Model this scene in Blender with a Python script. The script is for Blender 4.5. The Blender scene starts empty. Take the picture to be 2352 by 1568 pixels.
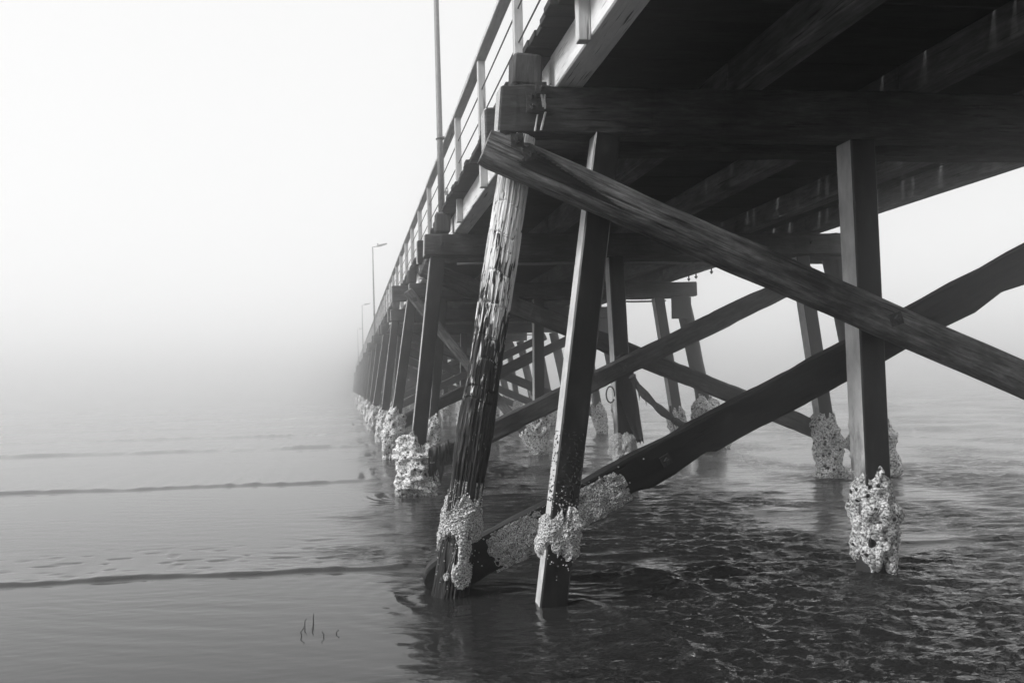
import bpy, math, random
import numpy as np
from mathutils import Matrix, Vector

rnd = random.Random(7)
scene = bpy.context.scene
COL = scene.collection

# ------------------------------------------------------------------ camera
CAM_H = 2.25
YAW, ROLL = math.radians(6.6), math.radians(1.3)
cam_d = bpy.data.cameras.new('camera')
cam_d.sensor_width = 36.0
cam_d.lens = 1800.0 / 2352.0 * 36.0
cam_d.shift_x = 0.0726
cam_d.shift_y = 0.0431
cam_d.clip_start = 0.05
cam_d.clip_end = 3000.0
cam = bpy.data.objects.new('camera', cam_d)
COL.objects.link(cam)
_f = Vector((math.sin(YAW), math.cos(YAW), 0))
_r = Vector((math.cos(YAW), -math.sin(YAW), 0))
_u = Vector((0, 0, 1))
_r2 = _r * math.cos(ROLL) - _u * math.sin(ROLL)
_u2 = _u * math.cos(ROLL) + _r * math.sin(ROLL)
m = Matrix.Identity(4)
for i in range(3):
    m[i][0], m[i][1], m[i][2] = _r2[i], _u2[i], -_f[i]
m.translation = (0, 0, CAM_H)
cam.matrix_world = m
scene.camera = cam

# ------------------------------------------------------------------ sky, sun, exposure
SUN_EL, SUN_AZ = math.radians(38), math.radians(-100)   # azimuth from +Y towards +X
world = bpy.data.worlds.new('World')
scene.world = world
world.use_nodes = True
wn, wl = world.node_tree.nodes, world.node_tree.links
wn.clear()
sky = wn.new('ShaderNodeTexSky')
sky.sky_type = 'NISHITA'
sky.sun_disc = False
sky.sun_elevation = SUN_EL
sky.sun_rotation = SUN_AZ
sky.air_density = 1.0
sky.dust_density = 2.5
sky.ozone_density = 1.0
bw = wn.new('ShaderNodeRGBToBW')
bg = wn.new('ShaderNodeBackground')
bg.inputs['Strength'].default_value = 0.12
wo = wn.new('ShaderNodeOutputWorld')
wl.new(sky.outputs[0], bw.inputs[0])
veil = wn.new('ShaderNodeMix')          # even overcast veil over the clear sky
veil.data_type = 'FLOAT'
veil.inputs[0].default_value = 0.8
veil.inputs[3].default_value = 7.4
wl.new(bw.outputs[0], veil.inputs[2])
wl.new(veil.outputs[0], bg.inputs['Color'])
wl.new(bg.outputs[0], wo.inputs['Surface'])

sun_d = bpy.data.lights.new('sun', 'SUN')
sun_d.energy = 3.2
sun_d.angle = math.radians(20)
sun_d.color = (1, 1, 1)
sun = bpy.data.objects.new('sun', sun_d)
COL.objects.link(sun)
sdir = Vector((math.sin(SUN_AZ) * math.cos(SUN_EL), math.cos(SUN_AZ) * math.cos(SUN_EL), math.sin(SUN_EL)))
sun.rotation_euler = sdir.to_track_quat('Z', 'Y').to_euler()
sun.location = sdir * 60

vs = scene.view_settings
vs.view_transform = 'Standard'
vs.look = 'None'
vs.exposure = 0.35
vs.gamma = 1.0
vs.use_curve_mapping = False
scene.cycles.use_denoising = True
scene.cycles.max_bounces = 20
scene.cycles.volume_bounces = 16
scene.cycles.sample_clamp_indirect = 6.0

# ------------------------------------------------------------------ noise helpers (numpy)
def _hash(ix, iy, iz, seed):
    n = (ix.astype(np.int64) * 374761393 + iy.astype(np.int64) * 668265263 + iz.astype(np.int64) * 2147483647 + seed * 144665) & 0x7fffffff
    n = ((n ^ (n >> 13)) * 1274126177) & 0x7fffffff
    n = ((n ^ (n >> 16)) * 1103515245 + 12345) & 0x7fffffff
    return ((n ^ (n >> 15)) & 0xffff) / 65535.0

def noise(x, y, z=0.0, seed=0):
    if np.ndim(z) == 0:                      # flat case: blend of four corners only
        x, y = np.broadcast_arrays(np.asarray(x, float), np.asarray(y, float))
        ix, iy = np.floor(x), np.floor(y)
        fx, fy = x - ix, y - iy
        fx, fy = fx * fx * (3 - 2 * fx), fy * fy * (3 - 2 * fy)
        iz = np.full(ix.shape, math.floor(float(z) * 31.7))
        a = _hash(ix, iy, iz, seed) * (1 - fx) + _hash(ix + 1, iy, iz, seed) * fx
        b = _hash(ix, iy + 1, iz, seed) * (1 - fx) + _hash(ix + 1, iy + 1, iz, seed) * fx
        return (a * (1 - fy) + b * fy) * 2 - 1
    x, y, z = np.broadcast_arrays(np.asarray(x, float), np.asarray(y, float), np.asarray(z, float))
    ix, iy, iz = np.floor(x), np.floor(y), np.floor(z)
    fx, fy, fz = x - ix, y - iy, z - iz
    fx, fy, fz = [t * t * t * (t * (t * 6 - 15) + 10) for t in (fx, fy, fz)]
    r = 0
    for dx in (0, 1):
        for dy in (0, 1):
            for dz in (0, 1):
                w = (fx if dx else 1 - fx) * (fy if dy else 1 - fy) * (fz if dz else 1 - fz)
                r = r + w * _hash(ix + dx, iy + dy, iz + dz, seed)
    return r * 2 - 1

def fbm(x, y, z=0.0, seed=0, oct=4, gain=0.5):
    a, s, t = 1.0, 0.0, 0.0
    for k in range(oct):
        s = s + a * noise(np.asarray(x) * 2 ** k, np.asarray(y) * 2 ** k, np.asarray(z) * 2 ** k, seed + k * 17)
        t += a
        a *= gain
    return s / t

def sstep(a, b, x):
    t = np.clip((x - a) / (b - a), 0, 1)
    return t * t * (3 - 2 * t)

# ------------------------------------------------------------------ materials (all greys: the photograph is black and white)
def new_mat(name):
    mt = bpy.data.materials.new(name)
    mt.use_nodes = True
    n, l = mt.node_tree.nodes, mt.node_tree.links
    b = n['Principled BSDF']
    return mt, n, l, b

def ramp(n, stops):
    r = n.new('ShaderNodeValToRGB')
    e = r.color_ramp.elements
    e[0].position, e[0].color = stops[0][0], (stops[0][1],) * 3 + (1,)
    e[1].position, e[1].color = stops[-1][0], (stops[-1][1],) * 3 + (1,)
    for p, v in stops[1:-1]:
        q = e.new(p)
        q.color = (v, v, v, 1)
    return r

def coords(n, l, scale):
    """object coordinates, shifted by a random amount per object, scaled per axis"""
    tc = n.new('ShaderNodeTexCoord')
    oi = n.new('ShaderNodeObjectInfo')
    mu = n.new('ShaderNodeMath')
    mu.operation = 'MULTIPLY'
    mu.inputs[1].default_value = 37.0
    l.new(oi.outputs['Random'], mu.inputs[0])
    ad = n.new('ShaderNodeVectorMath')
    l.new(tc.outputs['Object'], ad.inputs[0])
    l.new(mu.outputs[0], ad.inputs[1])
    mp = n.new('ShaderNodeMapping')
    mp.inputs['Scale'].default_value = scale
    l.new(ad.outputs[0], mp.inputs['Vector'])
    return mp.outputs[0]

def tex_noise(n, l, vec, scale, detail=5, rough=0.6, dist=0.0):
    t = n.new('ShaderNodeTexNoise')
    t.inputs['Scale'].default_value = scale
    t.inputs['Detail'].default_value = detail
    t.inputs['Roughness'].default_value = rough
    t.inputs['Distortion'].default_value = dist
    l.new(vec, t.inputs['Vector'])
    return t.outputs['Fac']

def mixv(n, l, a, b, fac, mode='MIX'):
    x = n.new('ShaderNodeMix')
    x.data_type = 'RGBA'
    x.blend_type = mode
    for s, v in ((x.inputs[0], fac), (x.inputs[6], a), (x.inputs[7], b)):
        if hasattr(v, 'is_output'):
            l.new(v, s)
        elif s == x.inputs[0]:
            s.default_value = v
        else:
            s.default_value = (v, v, v, 1)
    return x.outputs[2]

def bump(n, l, b, h, strength, dist, normal=None):
    bp = n.new('ShaderNodeBump')
    bp.inputs['Strength'].default_value = strength
    bp.inputs['Distance'].default_value = dist
    l.new(h, bp.inputs['Height'])
    if normal is not None:
        l.new(normal, bp.inputs['Normal'])
    if b is not None:
        l.new(bp.outputs[0], b.inputs['Normal'])
    return bp.outputs[0]

def timber(name, lo, hi, rough=0.8, stain=0.6, bumpd=0.006, spec=0.25):
    mt, n, l, b = new_mat(name)
    v = coords(n, l, (0.12, 1, 1))
    g = tex_noise(n, l, v, 22, 8, 0.7, 0.4)
    v2 = coords(n, l, (0.5, 1, 1))
    s = tex_noise(n, l, v2, 2.3, 6, 0.65)
    cr = ramp(n, [(0.3, lo), (0.52, (lo + hi) / 2), (0.72, hi)])
    l.new(g, cr.inputs[0])
    sr = ramp(n, [(0.38, 1 - stain), (0.62, 1.0)])
    l.new(s, sr.inputs[0])
    c = mixv(n, l, cr.outputs[0], sr.outputs[0], 1.0, 'MULTIPLY')
    # long drying checks along the grain
    v3 = coords(n, l, (0.045, 1, 1))
    k = tex_noise(n, l, v3, 34, 3, 0.5, 0.2)
    kr = ramp(n, [(0.30, 0.15), (0.37, 1.0)])
    l.new(k, kr.inputs[0])
    c = mixv(n, l, c, kr.outputs[0], 1.0, 'MULTIPLY')
    l.new(c, b.inputs['Base Color'])
    b.inputs['Roughness'].default_value = rough
    b.inputs['Specular IOR Level'].default_value = spec
    nn = bump(n, l, None, kr.outputs[0], 0.7, bumpd * 1.5)
    bump(n, l, b, g, 0.6, bumpd, nn)
    return mt

M = {}
M['timber'] = timber('creosoted timber', 0.010, 0.13, bumpd=0.012)
M['timber_worn'] = timber('worn brace timber', 0.02, 0.36, stain=0.85, bumpd=0.014)
M['timber_wet'] = timber('wet black timber', 0.008, 0.03, rough=0.55, spec=0.3)
M['plank'] = timber('deck plank timber', 0.012, 0.045)
M['girder_in'] = timber('inner girder timber', 0.08, 0.26)
M['painted'] = timber('white painted timber', 0.62, 0.82, rough=0.6, stain=0.25, bumpd=0.002)
M['rail'] = timber('pale rail timber', 0.42, 0.60, rough=0.7, stain=0.3, bumpd=0.003)

def mat_pile():
    mt, n, l, b = new_mat('smooth black pile jacket')
    v = coords(n, l, (0.35, 1, 1))
    g = tex_noise(n, l, v, 7, 7, 0.62)
    cr = ramp(n, [(0.35, 0.006), (0.55, 0.014), (0.75, 0.04)])
    l.new(g, cr.inputs[0])
    l.new(cr.outputs[0], b.inputs['Base Color'])
    rr = ramp(n, [(0.3, 0.30), (0.7, 0.5)])
    l.new(g, rr.inputs[0])
    l.new(rr.outputs[0], b.inputs['Roughness'])
    b.inputs['Specular IOR Level'].default_value = 0.3
    f = tex_noise(n, l, coords(n, l, (0.2, 1, 1)), 60, 3, 0.5)
    bump(n, l, b, f, 0.15, 0.002)
    return mt
M['pile'] = mat_pile()

def mat_old_pile():
    """grey flaking sapwood over black wood; the tide has stripped and wetted the lower half"""
    mt, n, l, b = new_mat('weathered round pile')
    tc = n.new('ShaderNodeTexCoord')
    def mapped(sc):
        mp = n.new('ShaderNodeMapping')
        mp.inputs['Scale'].default_value = sc
        l.new(tc.outputs['Object'], mp.inputs['Vector'])
        return mp.outputs[0]
    sx = n.new('ShaderNodeSeparateXYZ')
    l.new(tc.outputs['Object'], sx.inputs[0])
    fib = tex_noise(n, l, mapped((0.07, 1, 1)), 40, 6, 0.65, 0.3)
    pit = tex_noise(n, l, mapped((0.17, 1, 1)), 25, 4, 0.6, 0.6)
    big = tex_noise(n, l, mapped((0.35, 1, 1)), 3.2, 4, 0.6)
    # tide mark: local X runs up the pile
    mr = n.new('ShaderNodeMapRange')
    l.new(sx.outputs['X'], mr.inputs['Value'])
    mr.inputs['From Min'].default_value = 2.6
    mr.inputs['From Max'].default_value = 4.7
    mr.inputs['To Min'].default_value = -0.24
    mr.inputs['To Max'].default_value = 0.13
    bigo = n.new('ShaderNodeMath'); bigo.operation = 'MULTIPLY_ADD'
    l.new(big, bigo.inputs[0]); bigo.inputs[1].default_value = 0.40; bigo.inputs[2].default_value = -0.20
    add = n.new('ShaderNodeMath'); add.operation = 'ADD'
    l.new(mr.outputs[0], add.inputs[0]); l.new(bigo.outputs[0], add.inputs[1])
    add2 = n.new('ShaderNodeMath'); add2.operation = 'ADD'
    l.new(add.outputs[0], add2.inputs[0]); l.new(pit, add2.inputs[1])
    pr = ramp(n, [(0.45, 0.0), (0.50, 1.0)])
    l.new(add2.outputs[0], pr.inputs[0])
    lr = ramp(n, [(0.3, 0.14), (0.45, 0.55), (0.65, 0.80)])
    l.new(fib, lr.inputs[0])
    dr = ramp(n, [(0.42, 0.008), (0.58, 0.03), (0.70, 0.16)])
    l.new(fib, dr.inputs[0])
    c = mixv(n, l, dr.outputs[0], lr.outputs[0], pr.outputs[0])
    l.new(c, b.inputs['Base Color'])
    b.inputs['Roughness'].default_value = 0.75
    b.inputs['Specular IOR Level'].default_value = 0.25
    nn = bump(n, l, None, pr.outputs[0], 0.8, 0.012)
    bump(n, l, b, fib, 0.9, 0.012, nn)
    return mt
M['old_pile'] = mat_old_pile()

def mat_crust(name, cell, holes, lo=0.06, hi=0.9):
    mt, n, l, b = new_mat(name)
    v = coords(n, l, (1, 1, 1))
    vo = n.new('ShaderNodeTexVoronoi')
    vo.inputs['Scale'].default_value = cell
    l.new(v, vo.inputs['Vector'])
    ns = tex_noise(n, l, v, cell * 0.9, 4, 0.7)
    cr = ramp(n, [(0.34, hi), (0.60, hi * 0.75), (0.85, lo)])
    l.new(vo.outputs['Distance'], cr.inputs[0])
    nr = ramp(n, [(0.36, 0.25), (0.52, 1.0)])
    l.new(ns, nr.inputs[0])
    c = mixv(n, l, cr.outputs[0], nr.outputs[0], 1.0, 'MULTIPLY')
    if holes:
        vh = n.new('ShaderNodeTexVoronoi')
        vh.inputs['Scale'].default_value = holes
        l.new(v, vh.inputs['Vector'])
        hr = ramp(n, [(0.20, 0.04), (0.29, 1.0)])
        l.new(vh.outputs['Distance'], hr.inputs[0])
        c = mixv(n, l, c, hr.outputs[0], 1.0, 'MULTIPLY')
    l.new(c, b.inputs['Base Color'])
    b.inputs['Roughness'].default_value = 0.9
    b.inputs['Specular IOR Level'].default_value = 0.15
    bump(n, l, b, c, 0.9, 0.02)
    return mt
M['crust'] = mat_crust('tubeworm crust', 78, 0)
M['crust_far'] = mat_crust('barnacle crust', 30, 7.5, 0.10, 0.86)

def plain(name, lo, hi, rough, scale=18, metal=0.0, bd=0.003, spec=0.4):
    mt, n, l, b = new_mat(name)
    v = coords(n, l, (1, 1, 1))
    g = tex_noise(n, l, v, scale, 6, 0.65)
    cr = ramp(n, [(0.35, lo), (0.7, hi)])
    l.new(g, cr.inputs[0])
    l.new(cr.outputs[0], b.inputs['Base Color'])
    b.inputs['Roughness'].default_value = rough
    b.inputs['Metallic'].default_value = metal
    b.inputs['Specular IOR Level'].default_value = spec
    bump(n, l, b, g, 0.5, bd)
    return mt
M['pile_side'] = plain('salt-bleached pile side', 0.34, 0.56, 0.6, 5)  # sky light on the left pile face, painted as a pale tone
def mat_side_far_lit():  # pale tone paints the sky light; the dark tide stain is real
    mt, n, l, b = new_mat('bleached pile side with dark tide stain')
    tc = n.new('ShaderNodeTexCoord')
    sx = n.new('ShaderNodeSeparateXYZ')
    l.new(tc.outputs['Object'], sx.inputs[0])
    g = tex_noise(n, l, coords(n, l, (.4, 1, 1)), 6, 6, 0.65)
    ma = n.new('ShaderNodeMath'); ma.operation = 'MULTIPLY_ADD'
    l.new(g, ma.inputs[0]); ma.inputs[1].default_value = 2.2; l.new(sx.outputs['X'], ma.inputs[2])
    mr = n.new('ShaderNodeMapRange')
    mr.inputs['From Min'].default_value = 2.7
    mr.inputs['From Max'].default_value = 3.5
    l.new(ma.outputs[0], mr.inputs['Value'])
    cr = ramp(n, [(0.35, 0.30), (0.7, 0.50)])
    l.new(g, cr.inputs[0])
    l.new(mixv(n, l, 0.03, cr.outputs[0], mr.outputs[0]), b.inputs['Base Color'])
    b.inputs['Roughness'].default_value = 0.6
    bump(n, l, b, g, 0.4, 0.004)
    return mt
M['pile_side_far'] = mat_side_far_lit()
M['end_grain'] = plain('bleached end grain', 0.22, 0.5, 0.85, 40, 0, 0.006)  # paler tone, used on the left ends of the cap beams
M['iron'] = plain('rusted iron', 0.012, 0.06, 0.75, 40)
M['galv'] = plain('galvanised steel', 0.16, 0.24, 0.55, 12, 0.0)
M['wire'] = plain('dark steel wire', 0.02, 0.05, 0.5, 30)
M['weed'] = plain('black seaweed', 0.006, 0.03, 0.55, 50, 0, 0.006)
M['strap'] = plain('torn rubber sheath', 0.008, 0.10, 0.6, 24, 0, 0.006)
M['guano'] = plain('white bird dropping', 0.35, 0.55, 0.9, 60)
M['brass'] = plain('grey padlock metal', 0.2, 0.35, 0.4, 30, 0.6)
M['sand'] = plain('wet dark sand', 0.06, 0.14, 0.9, 3, 0, 0.02)
M['twig'] = plain('wet black twig', 0.006, 0.02, 0.6, 50)

def mat_water():
    mt, n, l, b = new_mat('sea water')
    tc = n.new('ShaderNodeTexCoord')
    at = n.new('ShaderNodeAttribute')
    at.attribute_name = 'chop'
    def mapped(sc):
        mp = n.new('ShaderNodeMapping')
        mp.inputs['Scale'].default_value = sc
        l.new(tc.outputs['Object'], mp.inputs['Vector'])
        return mp.outputs[0]
    a = tex_noise(n, l, mapped((0.28, 1.0, 1)), 15, 3, 0.5, 0.3)
    c = tex_noise(n, l, mapped((0.4, 1.1, 1)), 30, 3, 0.5, 0.3)
    ad = n.new('ShaderNodeMath'); ad.operation = 'MULTIPLY_ADD'
    l.new(c, ad.inputs[0]); ad.inputs[1].default_value = 0.35; l.new(a, ad.inputs[2])
    mu = n.new('ShaderNodeMath'); mu.operation = 'MULTIPLY'
    l.new(ad.outputs[0], mu.inputs[0]); l.new(at.outputs['Fac'], mu.inputs[1])
    bp = n.new('ShaderNodeBump')
    bp.inputs['Strength'].default_value = 1.0
    bp.inputs['Distance'].default_value = 0.045
    l.new(mu.outputs[0], bp.inputs['Height'])
    l.new(bp.outputs[0], b.inputs['Normal'])
    b.inputs['Base Color'].default_value = (0.018, 0.018, 0.018, 1)
    b.inputs['Roughness'].default_value = 0.03
    b.inputs['IOR'].default_value = 1.42
    return mt
M['water'] = mat_water()

# ------------------------------------------------------------------ object helpers
def mesh_from(name, v, f, mat, smooth=False):
    me = bpy.data.meshes.new(name)
    me.from_pydata([tuple(p) for p in v], [], [tuple(int(i) for i in q) for q in f])
    me.materials.append(mat)
    if smooth:
        me.shade_smooth()
    me.update()
    return me

def put(name, me, parent=None, mat4=None):
    o = bpy.data.objects.new(name, me)
    COL.objects.link(o)
    if parent is not None:
        o.parent = parent
    if mat4 is not None:
        o.matrix_basis = mat4
    return o

def tag(o, label=None, cat=None, group=None, kind=None):
    if label: o['label'] = label
    if cat: o['category'] = cat
    if group: o['group'] = group
    if kind: o['kind'] = kind
    return o

def grid_faces(nu, nv, closed_v=False):
    """faces of a (nu rows) x (nv columns) vertex grid"""
    i = np.arange(nu - 1)[:, None]
    jn = nv if closed_v else nv - 1
    j = np.arange(jn)[None, :]
    a = i * nv + j
    b_ = i * nv + (j + 1) % nv
    return np.stack([a, b_, b_ + nv, a + nv], -1).reshape(-1, 4)

def loft(rings):
    """rings: (n, k, 3) closed cross sections along local X; capped"""
    n, k, _ = rings.shape
    v = rings.reshape(-1, 3)
    q = grid_faces(n, k, True)[:, ::-1]
    c = v.mean(0)
    a, b, d, e = (v[q[:, i]] - c for i in range(4))
    vol = (a * np.cross(b, d)).sum() + (a * np.cross(d, e)).sum()
    f = [tuple(x) for x in q] + [tuple(range(k)), tuple((n - 1) * k + i for i in range(k))[::-1]]
    if vol < 0:                                   # turn the faces outward
        f = [x[::-1] for x in f]
    return v, f

def beam_mesh(name, L, w, hgt, mat, ch=0.012, n=7, seed=0, wob=0.006, smooth=False, endcut=(0, 0), chip=0.0):
    """squared timber: local X along, Y depth w, Z height hgt, chamfered edges, slightly wavy"""
    ch = min(ch, w * .3, hgt * .3)
    y, z = w / 2, hgt / 2
    prof = np.array([(-y + ch, -z), (y - ch, -z), (y, -z + ch), (y, z - ch), (y - ch, z), (-y + ch, z), (-y, z - ch), (-y, -z + ch)])
    xs = np.concatenate([[0, ch], np.linspace(ch, L - ch, n)[1:-1], [L - ch, L]])
    rings = []
    for q, x in enumerate(xs):
        sc = 1.0
        p = prof.copy()
        if q in (0, len(xs) - 1):
            p = p * np.array([(w - 1.4 * ch) / w, (hgt - 1.4 * ch) / hgt])
        p = p + wob * np.stack([noise(x * .7 + p[:, 1] * 9, p[:, 0] * 9, 3.3, seed), noise(x * .7 + p[:, 1] * 9, p[:, 0] * 9, 8.8, seed)], -1)
        if chip:
            for c_ in range(4):                   # knocked and split edges
                a_, b_ = ((7, 0), (1, 2), (3, 4), (5, 6))[c_]
                dpt = chip * float(sstep(.05, .7, noise(x * 1.7, c_ * 9.1, 0, seed + 3)) + .7 * sstep(.3, .8, noise(x * 7, c_ * 5.3, 0, seed + 4)))
                p[a_] *= (1 - dpt / max(y, .05) * .5, 1 - dpt / max(z, .05) * .5)
                p[b_] *= (1 - dpt / max(y, .05) * .5, 1 - dpt / max(z, .05) * .5)
        xx = np.full(8, x)
        t = x / L
        xx = xx + p[:, 1] / hgt * (endcut[0] * (1 - t) + endcut[1] * t)
        rings.append(np.column_stack([xx, p]))
    v, f = loft(np.array(rings))
    return mesh_from(name, v, f, mat, smooth)

def face_mat(me, mat, axis, sign, lim=.8):
    me.materials.append(mat)
    k = len(me.materials) - 1
    for p in me.polygons:
        if p.normal[axis] * sign > lim:
            p.material_index = k
    return me

def frame(p0, p1, depth=(0, 1, 0)):
    """matrix with local X from p0 to p1 and local Y as near the depth axis as can be"""
    p0, p1 = Vector(p0), Vector(p1)
    x = (p1 - p0).normalized()
    d = Vector(depth)
    y = (d - x * d.dot(x)).normalized()
    z = x.cross(y)
    mm = Matrix.Identity(4)
    for i in range(3):
        mm[i][0], mm[i][1], mm[i][2] = x[i], y[i], z[i]
    mm.translation = p0
    return mm

def tube(pts, r, k=8, flat=None):
    """tube through points (world/local coords); r may be a list"""
    pts = [Vector(p) for p in pts]
    rr = r if isinstance(r, (list, tuple)) else [r] * len(pts)
    rings = []
    for i, p in enumerate(pts):
        t = (pts[min(i + 1, len(pts) - 1)] - pts[max(i - 1, 0)]).normalized()
        a = Vector((0, 1, 0)) if abs(t.y) < .9 else Vector((1, 0, 0))
        s = t.cross(a).normalized()
        u = s.cross(t)
        ring = []
        for q in range(k):
            an = 2 * math.pi * q / k
            ring.append(p + s * math.cos(an) * rr[i] + u * math.sin(an) * rr[i] * (flat or 1))
        rings.append(ring)
    v, f = loft(np.array([[tuple(c) for c in g] for g in rings]))
    return v, f

# ================================================================== THE SETTING: water
def build_water():
    def axis(a, b, step, lo, hi, grow):
        c = list(np.arange(a, b + 1e-6, step))
        s = step
        while c[-1] < hi:
            s *= grow
            c.append(min(c[-1] + s, hi))
        s = step
        pre = []
        x = a
        while x > lo:
            s *= grow
            x = max(x - s, lo)
            pre.append(x)
        return np.array(pre[::-1] + c)
    xs = axis(-3.2, 7.0, 0.03, -560, 560, 1.035)
    ys = axis(4.9, 14.0, 0.028, -40, 580, 1.02)
    X, Y = np.meshgrid(xs, ys)
    H = np.zeros_like(X)
    def crest(Yc, A, back, front, x0=-1e9, x1=1e9, fade=1.0, seed=1):
        yc = Yc + 0.10 * noise(X * .8, 0, seed, seed) + 0.035 * noise(X * 4, 0, seed, seed + 5)
        d = Y - yc
        w = sstep(x0 - fade, x0 + fade, X) * (1 - sstep(x1 - fade, x1 + fade, X))
        amp = A * w * (0.7 + 0.45 * noise(X * .6, 1.7, seed, seed) + .3 * noise(X * 5, 2.7, seed, seed))
        return amp * np.where(d > 0, np.exp(-np.abs(d) / back), np.exp(-(d / front) ** 2))
    H += crest(9.78, 0.050, 0.8, 0.07, seed=2)
    H += crest(18.8, 0.075, 1.6, 0.16, x1=2.0, seed=3)
    H += crest(15.5, 0.05, 1.3, 0.12, x0=2.2, x1=4.2, seed=4)
    H += crest(22.0, 0.06, 1.6, 0.2, x0=6.2, x1=10.5, seed=5)
    H += crest(12.4, 0.03, 1.0, 0.12, x0=3.6, x1=9.0, seed=6)
    H += crest(8.55, 0.028, 0.5, 0.06, x0=3.0, x1=9.0, fade=.6, seed=8)
    for k, yc in enumerate((30, 38, 47, 60, 78, 100)):
        H += crest(yc, 0.10, 3.0, 0.5, seed=20 + k)
    # ridges running off the piles towards the shore
    def ridge(pts, A, w):
        out = np.zeros_like(X)
        for (xa, ya), (xb, yb) in zip(pts[:-1], pts[1:]):
            dx, dy = xb - xa, yb - ya
            L2 = dx * dx + dy * dy
            t = np.clip(((X - xa) * dx + (Y - ya) * dy) / L2, 0, 1)
            d = np.hypot(X - xa - t * dx, Y - ya - t * dy)
            out = np.maximum(out, np.exp(-(d / w) ** 2))
        return A * out
    H += ridge([(2.35, 7.8), (2.62, 7.2), (2.78, 6.6), (2.85, 5.7)], 0.03, 0.08)
    H += ridge([(3.5, 8.6), (3.66, 8.0), (3.6, 7.2), (3.5, 6.3)], 0.03, 0.09)
    H += ridge([(0.43, 8.6), (0.46, 8.2), (0.64, 7.68), (0.98, 7.55), (1.35, 7.6)], 0.012, 0.07)
    # rings round the near piles
    for cx, cy, A in ((1.05, 8.3, 0.005), (2.16, 7.8, 0.004), (1.4, 16.3, 0.006), (1.4, 24.3, 0.006), (5.9, 16.3, 0.006)):
        r = np.hypot(X - cx, Y - cy)
        H += A * np.sin(r * 2 * math.pi / 0.26 + 2.6 * noise(X * 1.7, Y * 1.7, cx)) * np.exp(-r / 0.7)
    # chop: calm out on the open left side, rougher beside and under the pier
    under = sstep(-0.2, 1.9, X + 0.6 * noise(X * .5, Y * .45, 0, 31) + 0.4 * noise(X * 1.5, Y * 1.2, 0, 33))
    band = np.exp(-((Y - 11.0) / 0.9) ** 2) * sstep(-2.5, .6, X) * 0.35
    chop = np.clip(0.03 + 0.97 * under + band, 0, 1)
    chop *= 0.14 + 0.86 * sstep(-.5, .5, noise(X * .55, Y * .5, 0, 41) + .4 * noise(X * 1.6, Y * 2.2, 0, 43))
    chop *= 1 - .55 * np.exp(-(((X - 1.5) / .9) ** 2 + ((Y - 7.0) / .9) ** 2))      # sheltered water at the feet of the near piles
    # wind ripples: many short trains running in from the sea, bunched into groups
    rw = random.Random(21)
    W = np.zeros_like(X)
    for k in range(34):
        lam = 0.10 * (0.5 / 0.10) ** (rw.random() ** 1.3)
        an = .18 + rw.gauss(0, .26)
        kx, ky = math.sin(an) * 2 * math.pi / lam, math.cos(an) * 2 * math.pi / lam
        env = 0.35 + sstep(-.3, .6, noise(X * .35 / max(lam, .3) ** .5 + k * 7.1, Y * .5 / max(lam, .3) ** .5, k * 1.3, 90 + k))
        ph = X * kx + Y * ky + rw.uniform(0, 6.28) + 1.6 * noise(X * .8, Y * .8, k, 140 + k)
        W += 0.0078 * lam * env * (np.sin(ph) + .25 * np.cos(2 * ph)) * (1 - sstep(lam * 60, lam * 120, Y)) * 3.0
    H += chop * W
    H += under * 0.030 * fbm(X * .9 + .5 * Y * .3, Y * 1.5, 0, 47, 2) * (1 - .5 * sstep(10, 20, Y))
    H += sstep(14, 60, Y) * 0.03 * fbm(X * .5, Y * .7, 0, 71, 3)
    # dimples on the calm shoulder of the first wavelet
    H -= 0.012 * sstep(.35, .75, noise(X * 5, Y * 7, 0, 81)) * np.exp(-((Y - 10.7) / .8) ** 2) * (1 - under)
    me = bpy.data.meshes.new('water')
    v = np.column_stack([X.ravel(), Y.ravel(), H.ravel()])
    f = grid_faces(len(ys), len(xs))
    me.vertices.add(len(v)); me.vertices.foreach_set('co', v.ravel())
    me.loops.add(f.size); me.loops.foreach_set('vertex_index', f.ravel().astype(np.int32))
    me.polygons.add(len(f)); me.polygons.foreach_set('loop_start', np.arange(0, f.size, 4, dtype=np.int32))
    me.polygons.foreach_set('loop_total', np.full(len(f), 4, dtype=np.int32))
    me.update(calc_edges=True)
    at = me.attributes.new('chop', 'FLOAT', 'POINT')
    at.data.foreach_set('value', chop.ravel().astype(np.float32))
    me.materials.append(M['water'])
    me.shade_smooth()
    o = put('water', me)
    tag(o, 'shallow grey sea with small wavelets under the pier', None, None, 'structure')
build_water()

# shore the pier starts from, behind and under the photographer
def build_shore():
    xs = np.concatenate([np.linspace(-560, -40, 20), np.linspace(-36, 44, 60), np.linspace(50, 560, 20)])
    ys = np.concatenate([np.linspace(-58, -26, 10), np.linspace(-24, 4.0, 60)])
    X, Y = np.meshgrid(xs, ys)
    e = 3.2 + .5 * noise(X * .15, 0, 0, 3)
    Z = np.interp(e - Y, [-1, 0, 3.4, 9, 16, 24, 70], [-.35, 0, .55, 1.3, 3.4, 5.6, 6.4])
    Z = Z + .12 * fbm(X * .6, Y * .6, 0, 9, 4) * sstep(1, 5, e - Y)
    v = np.column_stack([X.ravel(), Y.ravel(), Z.ravel()])
    o = put('shore', mesh_from('shore', v, grid_faces(len(ys), len(xs)), M['sand'], True))
    tag(o, 'dark sloping beach the pier starts from', None, None, 'structure')

build_shore()

# ================================================================== THE PIER
pier = bpy.data.objects.new('timber_pier', None)
COL.objects.link(pier)
pier.location = (6.3, 8.2, 0)
tag(pier, 'long dark timber pier on leaning barnacled piles fading into the fog', 'pier')
PINV = Matrix.Translation((-6.3, -8.2, 0))

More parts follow.
